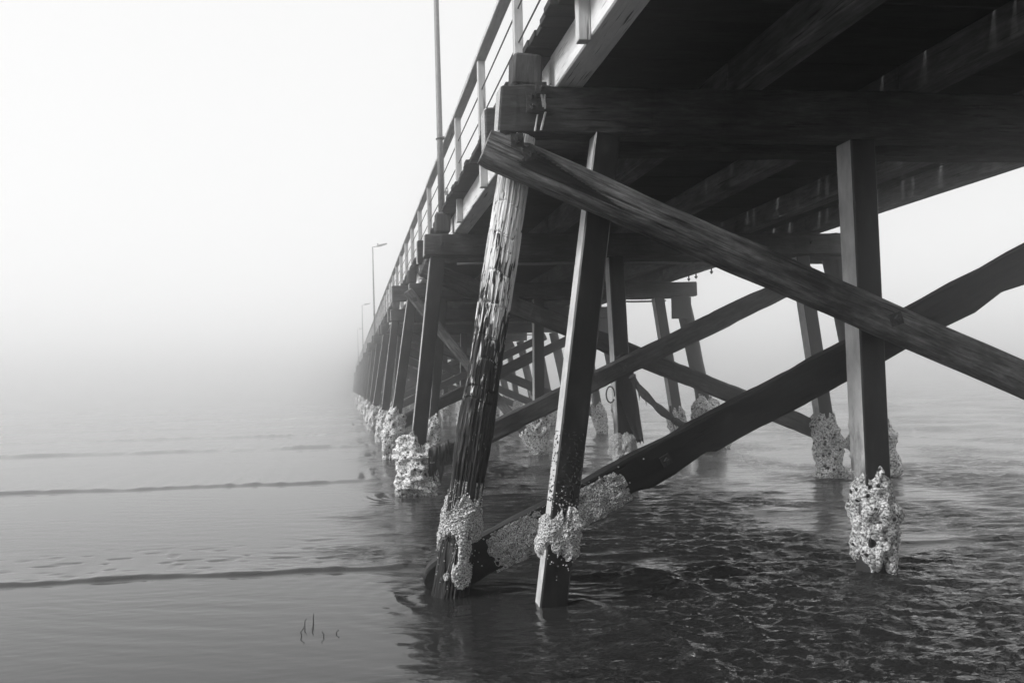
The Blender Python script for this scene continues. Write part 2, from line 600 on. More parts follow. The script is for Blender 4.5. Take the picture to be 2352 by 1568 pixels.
def part(name, me, mat4=Matrix.Identity(4), label=None):
    o = put(name, me, pier, PINV @ mat4)
    if label: o['label'] = label
    return o

def sub(name, me, parent, mat4=None):
    return put(name, me, parent, mat4)

CAP_B, CAP_T = 4.93, 5.44
GIR_T = 5.85
DECK_T = 5.93
BENTS = [8.2 + 8 * i for i in range(25)]

# ---------------- crusts
def rbase(th, a, b, n):
    return 1.0 / ((np.abs(np.cos(th)) / b) ** n + (np.abs(np.sin(th)) / a) ** n) ** (1.0 / n)

def crust_mesh(name, mat, a, b, n, s0, s1, thick, seed, maskfn, du=0.02, kth=72, fine=0.012, cell=38, smooth=False):
    """lumpy growth wrapped round a pile whose axis is local X; th=0 faces the shore (-Y)"""
    ns = max(8, int((s1 - s0) / du))
    s = np.linspace(s0, s1, ns)[:, None] * np.ones((1, kth))
    th = np.linspace(0, 2 * math.pi, kth, endpoint=False)[None, :] * np.ones((ns, 1))
    cx, cy = np.cos(th), np.sin(th)
    rb = rbase(th, a, b, n)
    msk = maskfn(s, th, cx, cy)
    lump = fbm(cx * 1.6 + seed, cy * 1.6, s * 4.2, seed, 3)
    fine_n = noise(cx * rb * cell, cy * rb * cell, s * cell, seed + 9) + 0.6 * noise(cx * rb * cell * 2, cy * rb * cell * 2, s * cell * 2, seed + 11)
    m_ = sstep(0.0, 1.0, msk)
    edge = sstep(0, .35, m_)
    r = rb - 0.02 + edge * (0.03 + thick * (0.55 * m_ + 0.75 * lump * m_) + fine * fine_n)
    y, z = -cx * r, cy * r
    v = np.stack([s, y, z], -1).reshape(ns, kth, 3)
    vv, ff = loft(v)
    return mesh_from(name, vv, ff, mat, smooth)

def band_mask(lo, hi, seed, rag=0.12, soft=0.10):
    def fn(s, th, cx, cy):
        w = rag * fbm(cx * 2.2, cy * 2.2, s * 2, seed, 3) * 2
        return np.minimum((s - lo + w) / soft, (hi + w * .8 - s) / soft).clip(0, 1) * (0.75 + 0.25 * np.sin(math.pi * ((s - lo) / (hi - lo)).clip(0, 1)))
    return fn

# ---------------- piles
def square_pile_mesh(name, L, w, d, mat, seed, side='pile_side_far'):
    return face_mat(beam_mesh(name, L, d, w, mat, 0.016, 9, seed, 0.004), M[side], 2, 1)  # left face only: lighter colour stands in for light from the open side

def pile_frame(xt, xb, y_t, y_b=None, ztop=CAP_B - .004, zbot=-0.7):
    """axis through (xt, ztop) and (xb, 0)"""
    y_b = y_t if y_b is None else y_b
    k = (xb - xt) / (0 - ztop)
    ky = (y_b - y_t) / (0 - ztop)
    p0 = Vector((xb + k * zbot, y_b + ky * zbot, zbot))
    p1 = Vector((xt, y_t, ztop))
    return frame(p0, p1), (p1 - p0).length

def plate_bolt(parent, x, y, z, size=0.13, rot=0.0):
    """square washer plate with nut, facing -Y; parent-local position given in world coords"""
    s = size / 2
    v, f = [], []
    def bx(cx, cz, hx, hz, y0, y1, ang):
        o = len(v)
        ca, sa = math.cos(ang), math.sin(ang)
        for yy in (y0, y1):
            for sx, sz in ((-1, -1), (1, -1), (1, 1), (-1, 1)):
                px, pz = sx * hx, sz * hz
                v.append((cx + px * ca - pz * sa, yy, cz + px * sa + pz * ca))
        f.extend([tuple(o + i for i in q) for q in ((0, 1, 2, 3), (7, 6, 5, 4), (0, 4, 5, 1), (1, 5, 6, 2), (2, 6, 7, 3), (3, 7, 4, 0))])
    bx(0, 0, s, s, -0.014, 0.004, rot)
    bx(0, 0, s * .42, s * .42, -0.055, -0.013, rot + .5)
    bx(0, 0, s * .2, s * .2, -0.085, -0.054, rot + .2)
    me = mesh_from('washer_plate', v, f, M['iron'])
    o = put('washer_plate', me, parent)
    o.matrix_basis = (pier.matrix_basis @ parent.matrix_basis).inverted() @ Matrix.Translation((x, y, z))
    return o

CR = {}
def crust_variant(i):
    if i not in CR:
        CR[i] = crust_mesh('barnacle_crust', M['crust_far'], 0.155, 0.155, 8, 0.35, 2.35, 0.16 + 0.03 * (i % 3), 100 + i,
                           band_mask(0.5, 1.95 + 0.12 * (i % 3), 200 + i, 0.16, 0.18), 0.03, 60, 0.007, 26, True)
    return CR[i]
PM = {}
def pile_variant(i, L=6.0):
    if i not in PM:
        PM[i] = square_pile_mesh('pile', 1.0, 0.30, 0.28, M['pile'], 300 + i)
    return PM[i]

def generic_pile(xt, xb, Y, seed, w=0.30, crust=True, label=None, thin=1.0):
    fr, L = pile_frame(xt, xb, Y + .17)
    me = square_pile_mesh('pile', L, w, w * .95, M['pile'], seed)
    o = part('pile', me, fr, label)
    if crust:
        c = sub('barnacle_crust', crust_variant(seed % 5), o)
        k = w / 0.30
        c.scale = (thin * 1.05, k * (.35 + .65 * thin) * (1.0 if thin == 1 else 1.02), k * (.35 + .65 * thin))
        if thin < 1: c.location = (.35, 0, 0); c.scale = (.75, .80, .80)
        c.rotation_euler = (rnd.choice((0, 1, 2, 3)) * math.pi / 2, 0, 0)
    return o

def barnacle_scatter(parent, spots, seed):
    """small cones; spots: (point, normal) in the parent's own coordinates"""
    rr = random.Random(seed)
    v, f = [], []
    for p, nrm in spots:
        p, nrm = Vector(p), Vector(nrm).normalized()
        t = nrm.orthogonal().normalized()
        b = nrm.cross(t)
        r = rr.uniform(.005, .013)
        o = len(v)
        for k in range(6):
            a = k * math.pi / 3
            v.append(p + (t * math.cos(a) + b * math.sin(a)) * r - nrm * .003)
        for k in range(6):
            a = k * math.pi / 3
            v.append(p + (t * math.cos(a) + b * math.sin(a)) * r * .4 + nrm * r * .9)
        for k in range(6):
            f.append((o + k, o + (k + 1) % 6, o + 6 + (k + 1) % 6, o + 6 + k))
        f.append(tuple(o + 6 + k for k in range(6)))
    c = put('barnacle_scatter', mesh_from('barnacle_scatter', v, f, M['crust']), parent)
    c['kind'] = 'stuff'

# the weathered round pile of the nearest bent
def round_pile():
    xt, xb, Y = 1.93, 1.055, 8.2 + .185
    fr, L = pile_frame(xt, xb, Y)
    nr, k = 420, 144
    s = np.linspace(0, L, nr)[:, None] * np.ones((1, k))
    th = np.linspace(0, 2 * math.pi, k, endpoint=False)[None, :] * np.ones((nr, 1))
    c, sn = np.cos(th), np.sin(th)
    R = np.interp(s, [0, 1.0, 1.6, 2.3, 3.1, 4.2, L], [.205, .195, .186, .205, .178, .184, .174])
    fl = noise(c * 4.5, sn * 4.5, s * .55, 5) * .5 + noise(c * 10, sn * 10, s * .9, 6) * .5 + noise(c * 24, sn * 24, s * 1.8, 7) * .55
    flake = sstep(.05, .3, noise(c * 9, sn * 9, s * 1.6, 8) + .35 * noise(c * 20, sn * 20, s * 5, 9))
    r = R * (1 + .02 * noise(c * 1.5, sn * 1.5, s * .8, 4)) + .009 * fl - .016 * flake
    # cross checks
    for sc, th0, wd in ((4.95, 0.1, .9), (4.6, .2, .7), (4.45, .1, .6), (4.2, .2, .7), (3.85, .0, .8), (3.5, .2, .6), (3.25, -.3, .8), (2.95, .1, 1.2), (2.82, .2, 1.1)):
        dth = np.angle(np.exp(1j * (th - th0)))
        r -= .02 * np.exp(-((s - sc - .03 * np.sin(dth * 3)) / .012) ** 2) * np.exp(-(dth / wd) ** 4)
    # step where the sapwood ends
    r -= .014 * (1 - sstep(2.42, 2.47, s + .05 * noise(c * 3, sn * 3, 0, 12)))* np.exp(-((s - 2.1) / .6) ** 2)
    v = np.stack([s, -c * r, sn * r], -1)
    vv, ff = loft(v)
    o = part('pile', mesh_from('pile', vv, ff, M['old_pile'], False), fr, 'weathered round timber pile with flaking pale upper half and black wet lower half')
    # collar of tubeworm growth and hanging lobe below it
    def mask(s_, t_, cx_, cy_):
        w = .09 * fbm(cx_ * 3, cy_ * 3, s_ * 3, 21, 3) * 2 + .05 * noise(cx_ * 12, cy_ * 12, 0, 22)
        top = (1.70 + .09 * np.cos(2 * t_ + .6) + w - s_) / .05
        bot = (s_ - 1.28 + w) / .05
        m1 = np.minimum(top, bot).clip(0, 1)
        dt = np.angle(np.exp(1j * (t_ + .30)))
        d1 = 1 - np.sqrt((dt / .75) ** 2 + ((s_ - .98) / .17) ** 2) + w * 2
        d2 = 1 - np.sqrt((dt / .45) ** 2 + ((s_ - 1.22) / .18) ** 2) + w * 2
        d3 = 1 - np.sqrt(((dt - .8) / .18) ** 2 + ((s_ - .93) / .05) ** 2)
        m2 = np.maximum(np.maximum(d1, d2), d3) / .3
        return np.maximum(m1, .75 * m2.clip(0, 1))
    me = crust_mesh('tubeworm_crust', M['crust'], .19, .19, 2, .7, 1.95, .055, 31, mask, .008, 180, .013, 62)
    sub('tubeworm_crust', me, o)
    r5 = random.Random(8)
    sp = []
    for q in range(150):
        s_ = 1.62 + abs(r5.gauss(0, .12)) if q < 100 else r5.uniform(.75, 1.35)
        t_ = r5.uniform(-1.7, 1.7)
        rad = float(np.interp(s_, [0, 1.0, 1.6, 2.3], [.205, .195, .186, .205]))
        sp.append(((s_, -math.cos(t_) * rad, math.sin(t_) * rad), (0, -math.cos(t_), math.sin(t_))))
    barnacle_scatter(o, sp, 9)
    return o
round_pile()

# the square black pile beside it, leaning a little towards the shore
def near_square_pile():
    fr, L = pile_frame(2.87, 2.015, 8.31, 7.80)
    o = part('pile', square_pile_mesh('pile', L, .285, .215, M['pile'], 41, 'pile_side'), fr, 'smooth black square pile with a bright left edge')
    def mask(s_, t_, cx_, cy_):
        w = .05 * fbm(cx_ * 3, cy_ * 3, s_ * 3, 51, 3) * 2 + .03 * noise(cx_ * 10, cy_ * 10, s_ * 9, 52)
        top = (1.69 - .09 * np.sin(t_ + .2) + w - s_) / .06
        bot = (s_ - 1.20 + w - .03 * np.sin(t_ * 2)) / .06
        return np.minimum(top, bot).clip(0, 1)
    sub('tubeworm_crust', crust_mesh('tubeworm_crust', M['crust'], .143, .108, 7, .95, 1.95, .10, 53, mask, .0085, 170, .012, 62), o)
    # mussels clinging above the crust
    v, f = [], []
    r2 = random.Random(5)
    for q in range(240):
        s_ = 1.75 + 0.75 * r2.random() ** 1.6
        side = r2.random() < .25
        a = r2.uniform(-.13, .13)
        y_, z_ = (-.108, a) if not side else (r2.uniform(-.1, .1), .143)
        ln, wd = r2.uniform(.010, .024), r2.uniform(.005, .010)
        an = r2.uniform(0, 6.3)
        o_ = len(v)
        for (cu, cv, ch) in ((-ln, 0, 0), (0, wd, 0), (ln, 0, 0), (0, -wd, 0), (0, 0, .012)):
            du, dv = cu * math.cos(an) - cv * math.sin(an), cu * math.sin(an) + cv * math.cos(an)
            if not side: v.append((s_ + du, y_ - ch + .001, z_ + dv))
            else: v.append((s_ + du, y_ + dv, z_ + ch - .001))
        f += [(o_, o_ + 1, o_ + 4), (o_ + 1, o_ + 2, o_ + 4), (o_ + 2, o_ + 3, o_ + 4), (o_ + 3, o_, o_ + 4)]
    sp = []
    for q in range(90):
        s_ = 1.66 + abs(r2.gauss(0, .10)) if q < 60 else r2.gauss(1.12, .10)
        sp.append(((s_, -.107, r2.uniform(-.14, .14)), (0, -1, 0)) if r2.random() < .8 else ((s_, r2.uniform(-.1, .1), .142), (0, 0, 1)))
    barnacle_scatter(o, sp, 10)
    c = sub('mussel_bed', mesh_from('mussel_bed', v, f, M['weed']), o)
    c['kind'] = 'stuff'
near_square_pile()

# bent 1, farther piles
generic_pile(5.85, 5.98, 8.2, 61, thin=.62)
generic_pile(10.05, 10.7, 8.2, 62)
# bent 2
def bent2_outer():
    fr, L = pile_frame(1.943, 1.325, 16.2 + .15)
    o = part('pile', square_pile_mesh('pile', L, .305, .25, M['pile'], 71), fr, 'black square pile of the second bent with a wide pitted barnacle foot')
    def mask(s_, t_, cx_, cy_):
        w = .10 * fbm(cx_ * 2.5, cy_ * 2.5, s_ * 2.5, 72, 3) * 2
        top = (1.78 + .22 * np.sin(t_ + .3).clip(0, 1) + w - s_) / .12
        return np.minimum(top, (s_ - .55) / .12).clip(0, 1) * (.8 + .5 * (1 - ((s_ - 1.2) / .75) ** 2).clip(0, 1))
    sub('barnacle_crust', crust_mesh('barnacle_crust', M['crust_far'], .152, .125, 6, .4, 2.3, .48, 75, mask, .014, 110, .007, 34, True), o)
bent2_outer()
def bent2_mid():
    fr, L = pile_frame(5.79, 5.95, 16.2 + .17)
    o = part('pile', square_pile_mesh('pile', L, .33, .3, M['pile'], 81), fr, 'square pile of the second bent with a torn dark sleeve')
    sub('barnacle_crust', crust_mesh('barnacle_crust', M['crust'], .165, .15, 5, .4, 2.2, .17, 83, band_mask(.75, 1.90, 84, .08, .14), .014, 110, .010, 40), o)
    # torn sleeve: a bent sheet round the front, its edge running down to a point
    nu, nv = 26, 16
    v = []
    for i in range(nu):
        t = i / (nu - 1)
        s_ = 3.55 - t * 1.9
        for j in range(nv):
            q = j / (nv - 1)
            z = -.17 + q * (.36 + .1 * t)
            lim = (.98 - .85 * max(0, t - .25) - .07 * math.sin(9 * t + 8 * q))
            lo = max(0, (t - .45) * 1.4)
            z = -.17 + (lo + (1 - lo) * q) * (.36 + .16 * t)
            ss = s_ - .08 * noise(q * 6, t * 5, 0, 85)
            y = -.168 - .03 * math.sin(q * 5 + t * 4) ** 2 - .05 * t * q
            v.append((ss, y, -z))
    f = [tuple(x) for x in grid_faces(nu, nv)]
    o2 = sub('torn_sleeve', mesh_from('torn_sleeve', v, f, M['weed'], True), o)
    md = o2.modifiers.new('thick', 'SOLIDIFY'); md.thickness = .012
bent2_mid()
generic_pile(10.05, 10.72, 16.2, 91)
# bent 3
generic_pile(2.07, 1.29, 24.2, 92, .30)
generic_pile(3.05, 2.53, 24.2, 93, .26)
generic_pile(6.09, 6.0, 24.2, 94, .32)
generic_pile(10.05, 10.75, 24.2, 95, .32)

def fat_pile(Y, seed):
    fr, L = pile_frame(10.90, 11.92, Y + .26)
    nr, k = 60, 24
    s = np.linspace(0, L, nr)[:, None] * np.ones((1, k))
    th = np.linspace(0, 2 * math.pi, k, endpoint=False)[None, :] * np.ones((nr, 1))
    c, sn = np.cos(th), np.sin(th)
    r = .235 * (1 + .07 * noise(c * 1.5, sn * 1.5, s * .9, seed)) + .008 * noise(c * 8, sn * 8, s, seed)
    vv, ff = loft(np.stack([s, -c * r, sn * r], -1))
    o = part('pile', mesh_from('pile', vv, ff, M['timber_wet'], True), fr, None)
    cr = sub('barnacle_crust', crust_variant(seed % 5), o)
    cr.scale = (1.1, 1.5, 1.5)
    return o
for q, Y in enumerate(BENTS[:8]):
    if q == 0: continue
    fo = fat_pile(Y, 400 + q)
    if q in (2, 3):
        pm = beam_mesh('bracket_plate', .70, .03, .66, M['iron'], .006, 4, 12, .003)
        part('bracket_plate', pm, frame((10.75, Y - .03, 4.925), (10.75, Y - .03, 4.26)))

# farther bents
for q, Y in enumerate(BENTS[3:], 3):
    j = lambda a: rnd.uniform(-a, a)
    generic_pile(2.03 + j(.05), 1.30 + j(.08), Y, 500 + q * 5, .31)
    if q % 3 == 1:
        generic_pile(2.75 + j(.2), 2.25 + j(.2), Y, 501 + q * 5, .27)
    if q < 16:
        generic_pile(6.05 + j(.2), 6.0 + j(.25), Y, 502 + q * 5, .31)
        generic_pile(10.05 + j(.1), 10.75 + j(.1), Y, 503 + q * 5, .31)
    if 8 <= q < 16:
        generic_pile(10.9, 11.9 + j(.1), Y, 504 + q * 5, .36)

# ---------------- cap beams, pile heads
def cap(x0, x1, y0, y1, z0=CAP_B, z1=CAP_T, seed=0, mat='timber', endcut=(0, 0), n=9, ch=.02):
    me = beam_mesh('cap_beam', x1 - x0, y1 - y0, z1 - z0, M[mat], ch, n * 3, seed, .010, False, endcut, .03)
    face_mat(me, M['end_grain'], 0, -1, .6)
    return part('cap_beam', me, Matrix.Translation((x0, (y0 + y1) / 2, (z0 + z1) / 2)))
cap1 = cap(1.68, 11.3, 8.2, 8.5, 4.925, 5.455, 1, 'timber', (.05, 0), 40, .022)
cap1['label'] = 'massive dark cap beam with bolt plates and white drip marks'
cap(1.62, 11.2, 8.74, 9.02, 4.90, 5.40, 2)
cap(1.665, 11.3, 16.2, 16.5, 4.95, 5.43, 3, 'timber', (.02, 0), 30)
cap(1.56, 11.2, 16.72, 17.0, 4.86, 5.38, 4)
cap(1.98, 11.32, 24.2, 24.5, 4.97, 5.44, 5)
cap(1.47, 11.25, 24.62, 24.9, 4.93, 5.44, 6)
CAPM = {}
for q, Y in enumerate(BENTS[3:], 3):
    a = 1.66 + rnd.uniform(-.12, .2)
    for r_, (y0, y1) in enumerate(((Y, Y + .3), (Y + .5, Y + .78))):
        if r_ and q > 15: continue
        kk = (q * 2 + r_) % 4
        if kk not in CAPM:
            CAPM[kk] = face_mat(beam_mesh('cap_beam', 9.6, .3, .48, M['timber'], .02, 9, 600 + kk, .008), M['end_grain'], 0, -1, .6)
        part('cap_beam', CAPM[kk], Matrix.Translation((a - .1 * r_, (y0 + y1) / 2, 5.195)))

def head(x0, x1, Y, ztop, mat='timber', seed=0):
    L = ztop - CAP_T - .012
    me = beam_mesh('pile_head', L, .27, x1 - x0, M[mat], .03, 4, seed, .008)
    return part('pile_head', me, frame(((x0 + x1) / 2, Y + .19, CAP_T + .02), ((x0 + x1) / 2 + .02, Y + .19, ztop)))
head(1.84, 2.16, 8.2, 5.80, 'timber', 11)
head(1.90, 2.23, 16.2, 5.845, 'timber', 12)
for q, Y in enumerate(BENTS[2:], 2):
    head(1.92, 2.22, Y, 5.84, 'timber', 13 + q)

# ---------------- braces (squared timbers bolted across each bent)
def brace(p0, p1, y0, y1, hgt, mat='timber', seed=0, n=16, ch=.03, label=None, smooth=False):
    ym = (y0 + y1) / 2
    fr = frame((p0[0], ym, p0[1]), (p1[0], ym, p1[1]))
    L = math.hypot(p1[0] - p0[0], p1[1] - p0[1])
    return part('brace', beam_mesh('brace', L, y1 - y0, hgt, M[mat], ch, n * 3, seed, .014, False, (0, 0), .035), fr, label)

# upper brace of bent 1: a round-backed log with a scarfed, bolted end
def log_brace():
    p0, p1 = Vector((1.48, 8.03, 4.725)), Vector((9.2, 8.03, 1.49))
    fr = frame(p0, p1)
    L = (p1 - p0).length
    nr, k = 380, 120
    s = (np.linspace(0, 1, nr) ** 1.6 * L)[:, None] * np.ones((1, k))
    t = np.linspace(0, 2 * math.pi, k, endpoint=False)[None, :] * np.ones((nr, 1))
    # squared section with big rounding that gets rounder down the log; Z local up-across, Y depth
    hz = np.interp(s, [0, .1, .8, 2.0, L], [.165, .178, .182, .186, .20])
    hy = .155
    nn = np.interp(s, [0, .7, 1.8, L], [9, 6, 3.0, 2.6])
    c, sn = np.cos(t), np.sin(t)
    r = 1.0 / ((np.abs(c) / hy) ** nn + (np.abs(sn) / hz) ** nn) ** (1 / nn)
    y, z = -c * r, -sn * r
    # scarf: a flat cut on the face, wide at the bolted end and running out down the log
    lowz = -.105 + 0 * s
    hiz = np.interp(s, [0, .35, .55, 1.4, 2.1], [.30, .20, .13, -.02, -.19])
    cut = sstep(0, .03, hiz - z) * sstep(0, .03, z - lowz) * (1 - sstep(1.8, 2.1, s))
    depth = np.interp(s, [0, .4, 1.9], [.05, .06, .01])
    y = np.where(y < 0, y + cut * np.minimum(depth, -y), y)
    w = .010 * noise(c * 3, sn * 3, s * .8, 5) + .007 * noise(c * 9, sn * 9, s * 1.3, 6) + .004 * noise(c * 26, sn * 26, s * 3, 7)
    y = y - c * w; z = z - sn * w
    # the top corner is trimmed flush under the cap beam
    zax, xax = fr.to_3x3().col[2], fr.to_3x3().col[0]
    lim = (4.905 - p0.z - s * xax.z) / zax.z
    z = np.minimum(z, lim)
    vv, ff = loft(np.stack([s, y, z], -1))
    me = mesh_from('brace', vv, ff, M['timber_worn'], False)
    me.materials.append(M['timber_wet'])
    cf = cut[:-1, :].ravel() > .6
    yf = y[:-1, :].ravel() < 0
    sf = s[:-1, :].ravel()
    jag = noise(c * 9, sn * 9, s * 3, 15)[:-1, :].ravel()
    for i in range(len(cf)):
        if cf[i] and yf[i] and sf[i] > .40 + .06 * jag[i]:
            me.polygons[i].material_index = 1
    o = part('brace', me, fr, 'heavy worn log brace slanting down under the dark cap beam')
    return o
B1 = log_brace()

# lower brace of bent 1 with its rounded wet end in the water
def low_brace():
    p0, p1 = Vector((.82, 8.72, .02)), Vector((9.4, 8.72, 4.11))
    fr = frame(p0, p1)
    L = (p1 - p0).length
    h2, d2 = .21, .10
    xs = np.concatenate([np.linspace(0, .22, 10), np.linspace(.3, 5.4, 90), np.linspace(5.6, L, 10)])
    prof = [(-1, -.86), (-.86, -1), (0, -1), (.86, -1), (1, -.86), (1, 0), (1, .86), (.86, 1), (0, 1), (-.86, 1), (-1, .86), (-1, .4), (-1, 0), (-1, -.4)]
    rings = []
    for x in xs:
        e = math.sqrt(max(0.02, 1 - max(0, 1 - x / .22) ** 2))
        ring = []
        for (py, pz) in prof:
            w1 = float(noise(x * 2.2 + pz, pz * 3, py, 77)); w2 = float(noise(x * 7, pz * 5, py, 78))
            rot = .05 * float(sstep(.1, .8, noise(x * 3.1, 2.0, 0, 79))) * (1 if pz < -.8 else 0)
            ring.append((x, py * d2 * (.7 + .3 * e) + .006 * w1, pz * h2 * e + .012 * w1 + .006 * w2 + rot))
        rings.append(ring)
    v, f = loft(np.array(rings))
    o = part('brace', mesh_from('brace', v, f, M['timber_wet'], False), fr, 'black wet lower brace rising out of the water with pale crust patches')
    def patch(x0, x1, z0, z1, seed, top_z=None):
        nu, nv = int((x1 - x0) / .008), int((z1 - z0) / .008)
        X_, Z_ = np.meshgrid(np.linspace(x0, x1, nu), np.linspace(z0, z1, nv), indexing='ij')
        u, w = (X_ - x0) / (x1 - x0) * 2 - 1, (Z_ - z0) / (z1 - z0) * 2 - 1
        m_ = (1 - np.maximum(np.abs(u) ** 2.2, 0) - .6 * np.abs(w) ** 4) + .45 * fbm(X_ * 7, Z_ * 7, 0, seed, 3) + .22 * noise(X_ * 30, Z_ * 30, 0, seed + 2)
        e = sstep(.02, .18, m_)
        yy = -d2 + .02 - e * (.045 + .03 * sstep(.2, .9, m_) + .04 * fbm(X_ * 9, Z_ * 9, 0, seed + 5, 2) + .011 * (noise(X_ * 52, Z_ * 52, 0, seed + 7) + .6 * noise(X_ * 100, Z_ * 100, 0, seed + 8)))
        v_ = np.stack([X_, yy, Z_], -1).reshape(-1, 3)
        fc = [tuple(q) for q in grid_faces(nu, nv)]
        sub('tubeworm_crust', mesh_from('tubeworm_crust', v_, fc, M['crust'], False), o)
    patch(.78, 1.55, -.235, .20, 91)
    patch(1.66, 2.55, -.235, .17, 97)
    r6 = random.Random(4)
    barnacle_scatter(o, [((r6.gauss(1.6, .5), -d2 - .002, .2 - abs(r6.gauss(0, .16))), (0, -1, 0)) for q in range(150)], 11)
    patch(2.36, 2.48, .09, .16, 103)
    patch(2.38, 2.50, .0, .06, 105)
    return o
LOW = low_brace()
# bent 2
MB = brace((1.60, .655), (10.2, 4.51), 16.0, 16.19, .42, 'timber', 21, 24, .05, 'broad dark brace rising to the upper side across the second bent')
brace((1.62, 4.78), (10.9, .90), 16.53, 16.71, .41, 'timber', 22, 24, .05, 'broad dark brace falling behind the piles of the second bent')
# bent 3
S3 = brace((1.90, 5.20), (6.06, .02), 24.0, 24.19, .31, 'timber_worn', 23, 14, .04, 'pale steep brace of the third bent with crusted foot')
c3 = crust_mesh('barnacle_crust', M['crust_far'], .155, .095, 6, 5.2, 6.7, .07, 711, band_mask(5.62, 6.60, 712, .1, .12), .018, 64, .006, 30, True)
sub('barnacle_crust', c3, S3)
brace((1.5, 1.0), (6.3, 3.3), 24.52, 24.6, .36, 'timber', 24)
BM = {}
for q, Y in enumerate(BENTS[3:17], 3):
    for k, (p0, p1, y0) in enumerate((((1.5, .7), (10.4, 4.65), Y - .16), ((1.8, 4.75), (10.9, .8), Y + .33))):
        L = math.hypot(p1[0] - p0[0], p1[1] - p0[1])
        if k not in BM:
            BM[k] = beam_mesh('brace', L, .16, .38, M['timber'], .04, 12, 800 + k, .012)
        dz = rnd.uniform(-.15, .15)
        part('brace', BM[k], frame((p0[0], y0 + .08, p0[1] + dz), (p1[0], y0 + .08, p1[1] + dz)))

# ---------------- girders, one length per bay
GX = [(2.31, 2.62), (4.36, 4.66), (6.45, 6.75), (8.60, 8.90), (10.25, 10.56)]
GM = {}
for q in range(-4, 24):
    y0 = 8.2 + 8 * q + .25
    for k, (x0, x1) in enumerate(GX):
        if q > 16 and k > 0: continue
        mt = 'painted' if k == 0 else 'girder_in'
        key = (mt, (q + k) % 3)
        if key not in GM:
            GM[key] = beam_mesh('girder', 7.985, x1 - x0, GIR_T - CAP_T - .014, M[mt], .014, 10, 900 + len(GM), .006)
        jz = rnd.uniform(-.004, .0)
        part('girder', GM[key], frame(((x0 + x1) / 2, y0, (CAP_T + GIR_T) / 2 + jz), ((x0 + x1) / 2, y0 + 8, (CAP_T + GIR_T) / 2 + jz), (1, 0, 0)))

# ---------------- deck planks
PW = .232
plank_me = []
for k in range(8):
    L = 8.85 + rnd.uniform(-.05, .07)
    plank_me.append(beam_mesh('deck_plank', L, .229, .075, M['plank'], .006, 3, 950 + k, .004))
npl = 0
y = 6.6
while npl < 292:
    me = plank_me[rnd.randrange(8)]
    x0 = 2.04 + rnd.uniform(-.04, .04)
    o = part('deck_plank', me, Matrix.Translation((x0, y + .11, GIR_T + .042 + rnd.uniform(-.004, .004))) @ Matrix.Rotation(rnd.uniform(-.004, .004), 4, 'Z'))
    y += PW
    npl += 1
def far_planks():
    v, f = [], []
    def row(ya, yb):
        yy = ya
        while yy < yb:
            o = len(v)
            xa, xb = 2.04 + rnd.uniform(-.04, .04), 10.9 + rnd.uniform(-.05, .05)
            for zz in (GIR_T + .004, DECK_T):
                v.extend([(xa, yy, zz), (xb, yy, zz), (xb, yy + .22, zz), (xa, yy + .22, zz)])
            f.extend([tuple(o + i for i in q) for q in ((3, 2, 1, 0), (4, 5, 6, 7), (0, 1, 5, 4), (1, 2, 6, 5), (2, 3, 7, 6), (3, 0, 4, 7))])
            yy += PW
    row(-19.5, 6.55)
    row(y, 200)
    o = part('deck_planking', mesh_from('deck_planking', v, f, M['plank']))
    o['kind'] = 'stuff'
far_planks()

# ---------------- railing
RAIL_B, RAIL_T = 7.43, 7.51
post_me = [beam_mesh('rail_post', RAIL_B - 5.405, .10, .118, M['rail'], .008, 5, 970 + k, .004) for k in range(4)]
py = 12.35 - 3 * 2.6667
k = 0
while py < 198:
    part('rail_post', post_me[k % 4], frame((2.249, py + .05, 5.405), (2.249, py + .05, RAIL_B - .002)))
    k += 1
    py += 2.6667
hand_me = [beam_mesh('handrail', 5.325, .17, RAIL_T - RAIL_B, M['rail'], .01, 8, 980 + k, .006) for k in range(3)]
py = 12.35 - 3 * 2.6667 + .05
k = 0
while py < 196:
    part('handrail', hand_me[k % 3], frame((2.245, py, (RAIL_B + RAIL_T) / 2), (2.245, py + 5.333, (RAIL_B + RAIL_T) / 2), (1, 0, 0)))
    k += 1
    py += 5.3333
for z in (6.98, 6.55):
    v, f = tube([(2.249, 4.0 + i * 2.6667 + .06, z - (.012 if i % 2 else 0)) for i in range(73)], .011, 6)
    part('railing_wire', mesh_from('railing_wire', v, f, M['wire'], True))

# ---------------- iron: plates, nuts, drips, conduits
for (x, z, s, r) in ((2.13, 5.40, .125, .02), (2.02, 5.31, .11, .06), (2.03, 5.20, .12, -.03)):
    plate_bolt(cap1, x, 8.186, z, s, r)
for (x, z, s, r) in ((1.80, 4.76, .135, .05), (1.93, 4.62, .13, .25)):
    plate_bolt(B1, x, 7.932, z, s, r)
for q, Y in enumerate(BENTS[1:9], 1):
    c = [o for o in pier.children if o.name.startswith('cap_beam') and abs((pier.matrix_basis @ o.matrix_basis).translation.y - Y - .15) < .02]
    if c:
        for x in (2.05, 6.0, 10.2):
            plate_bolt(c[0], x, Y - .014, 5.22, .11, rnd.uniform(-.2, .2))
plate_bolt(MB, 5.85, 15.986, 2.56, .14, .4)
plate_bolt(S3, 2.13, 23.986, 4.91, .13, .3)
plate_bolt(LOW, 5.98, 8.60, 2.48, .14, .2)
plate_bolt(B1, 5.93, 7.87, 2.86, .14, .3)
plate_bolt(LOW, 3.6, 8.60, 1.34, .12, .5)

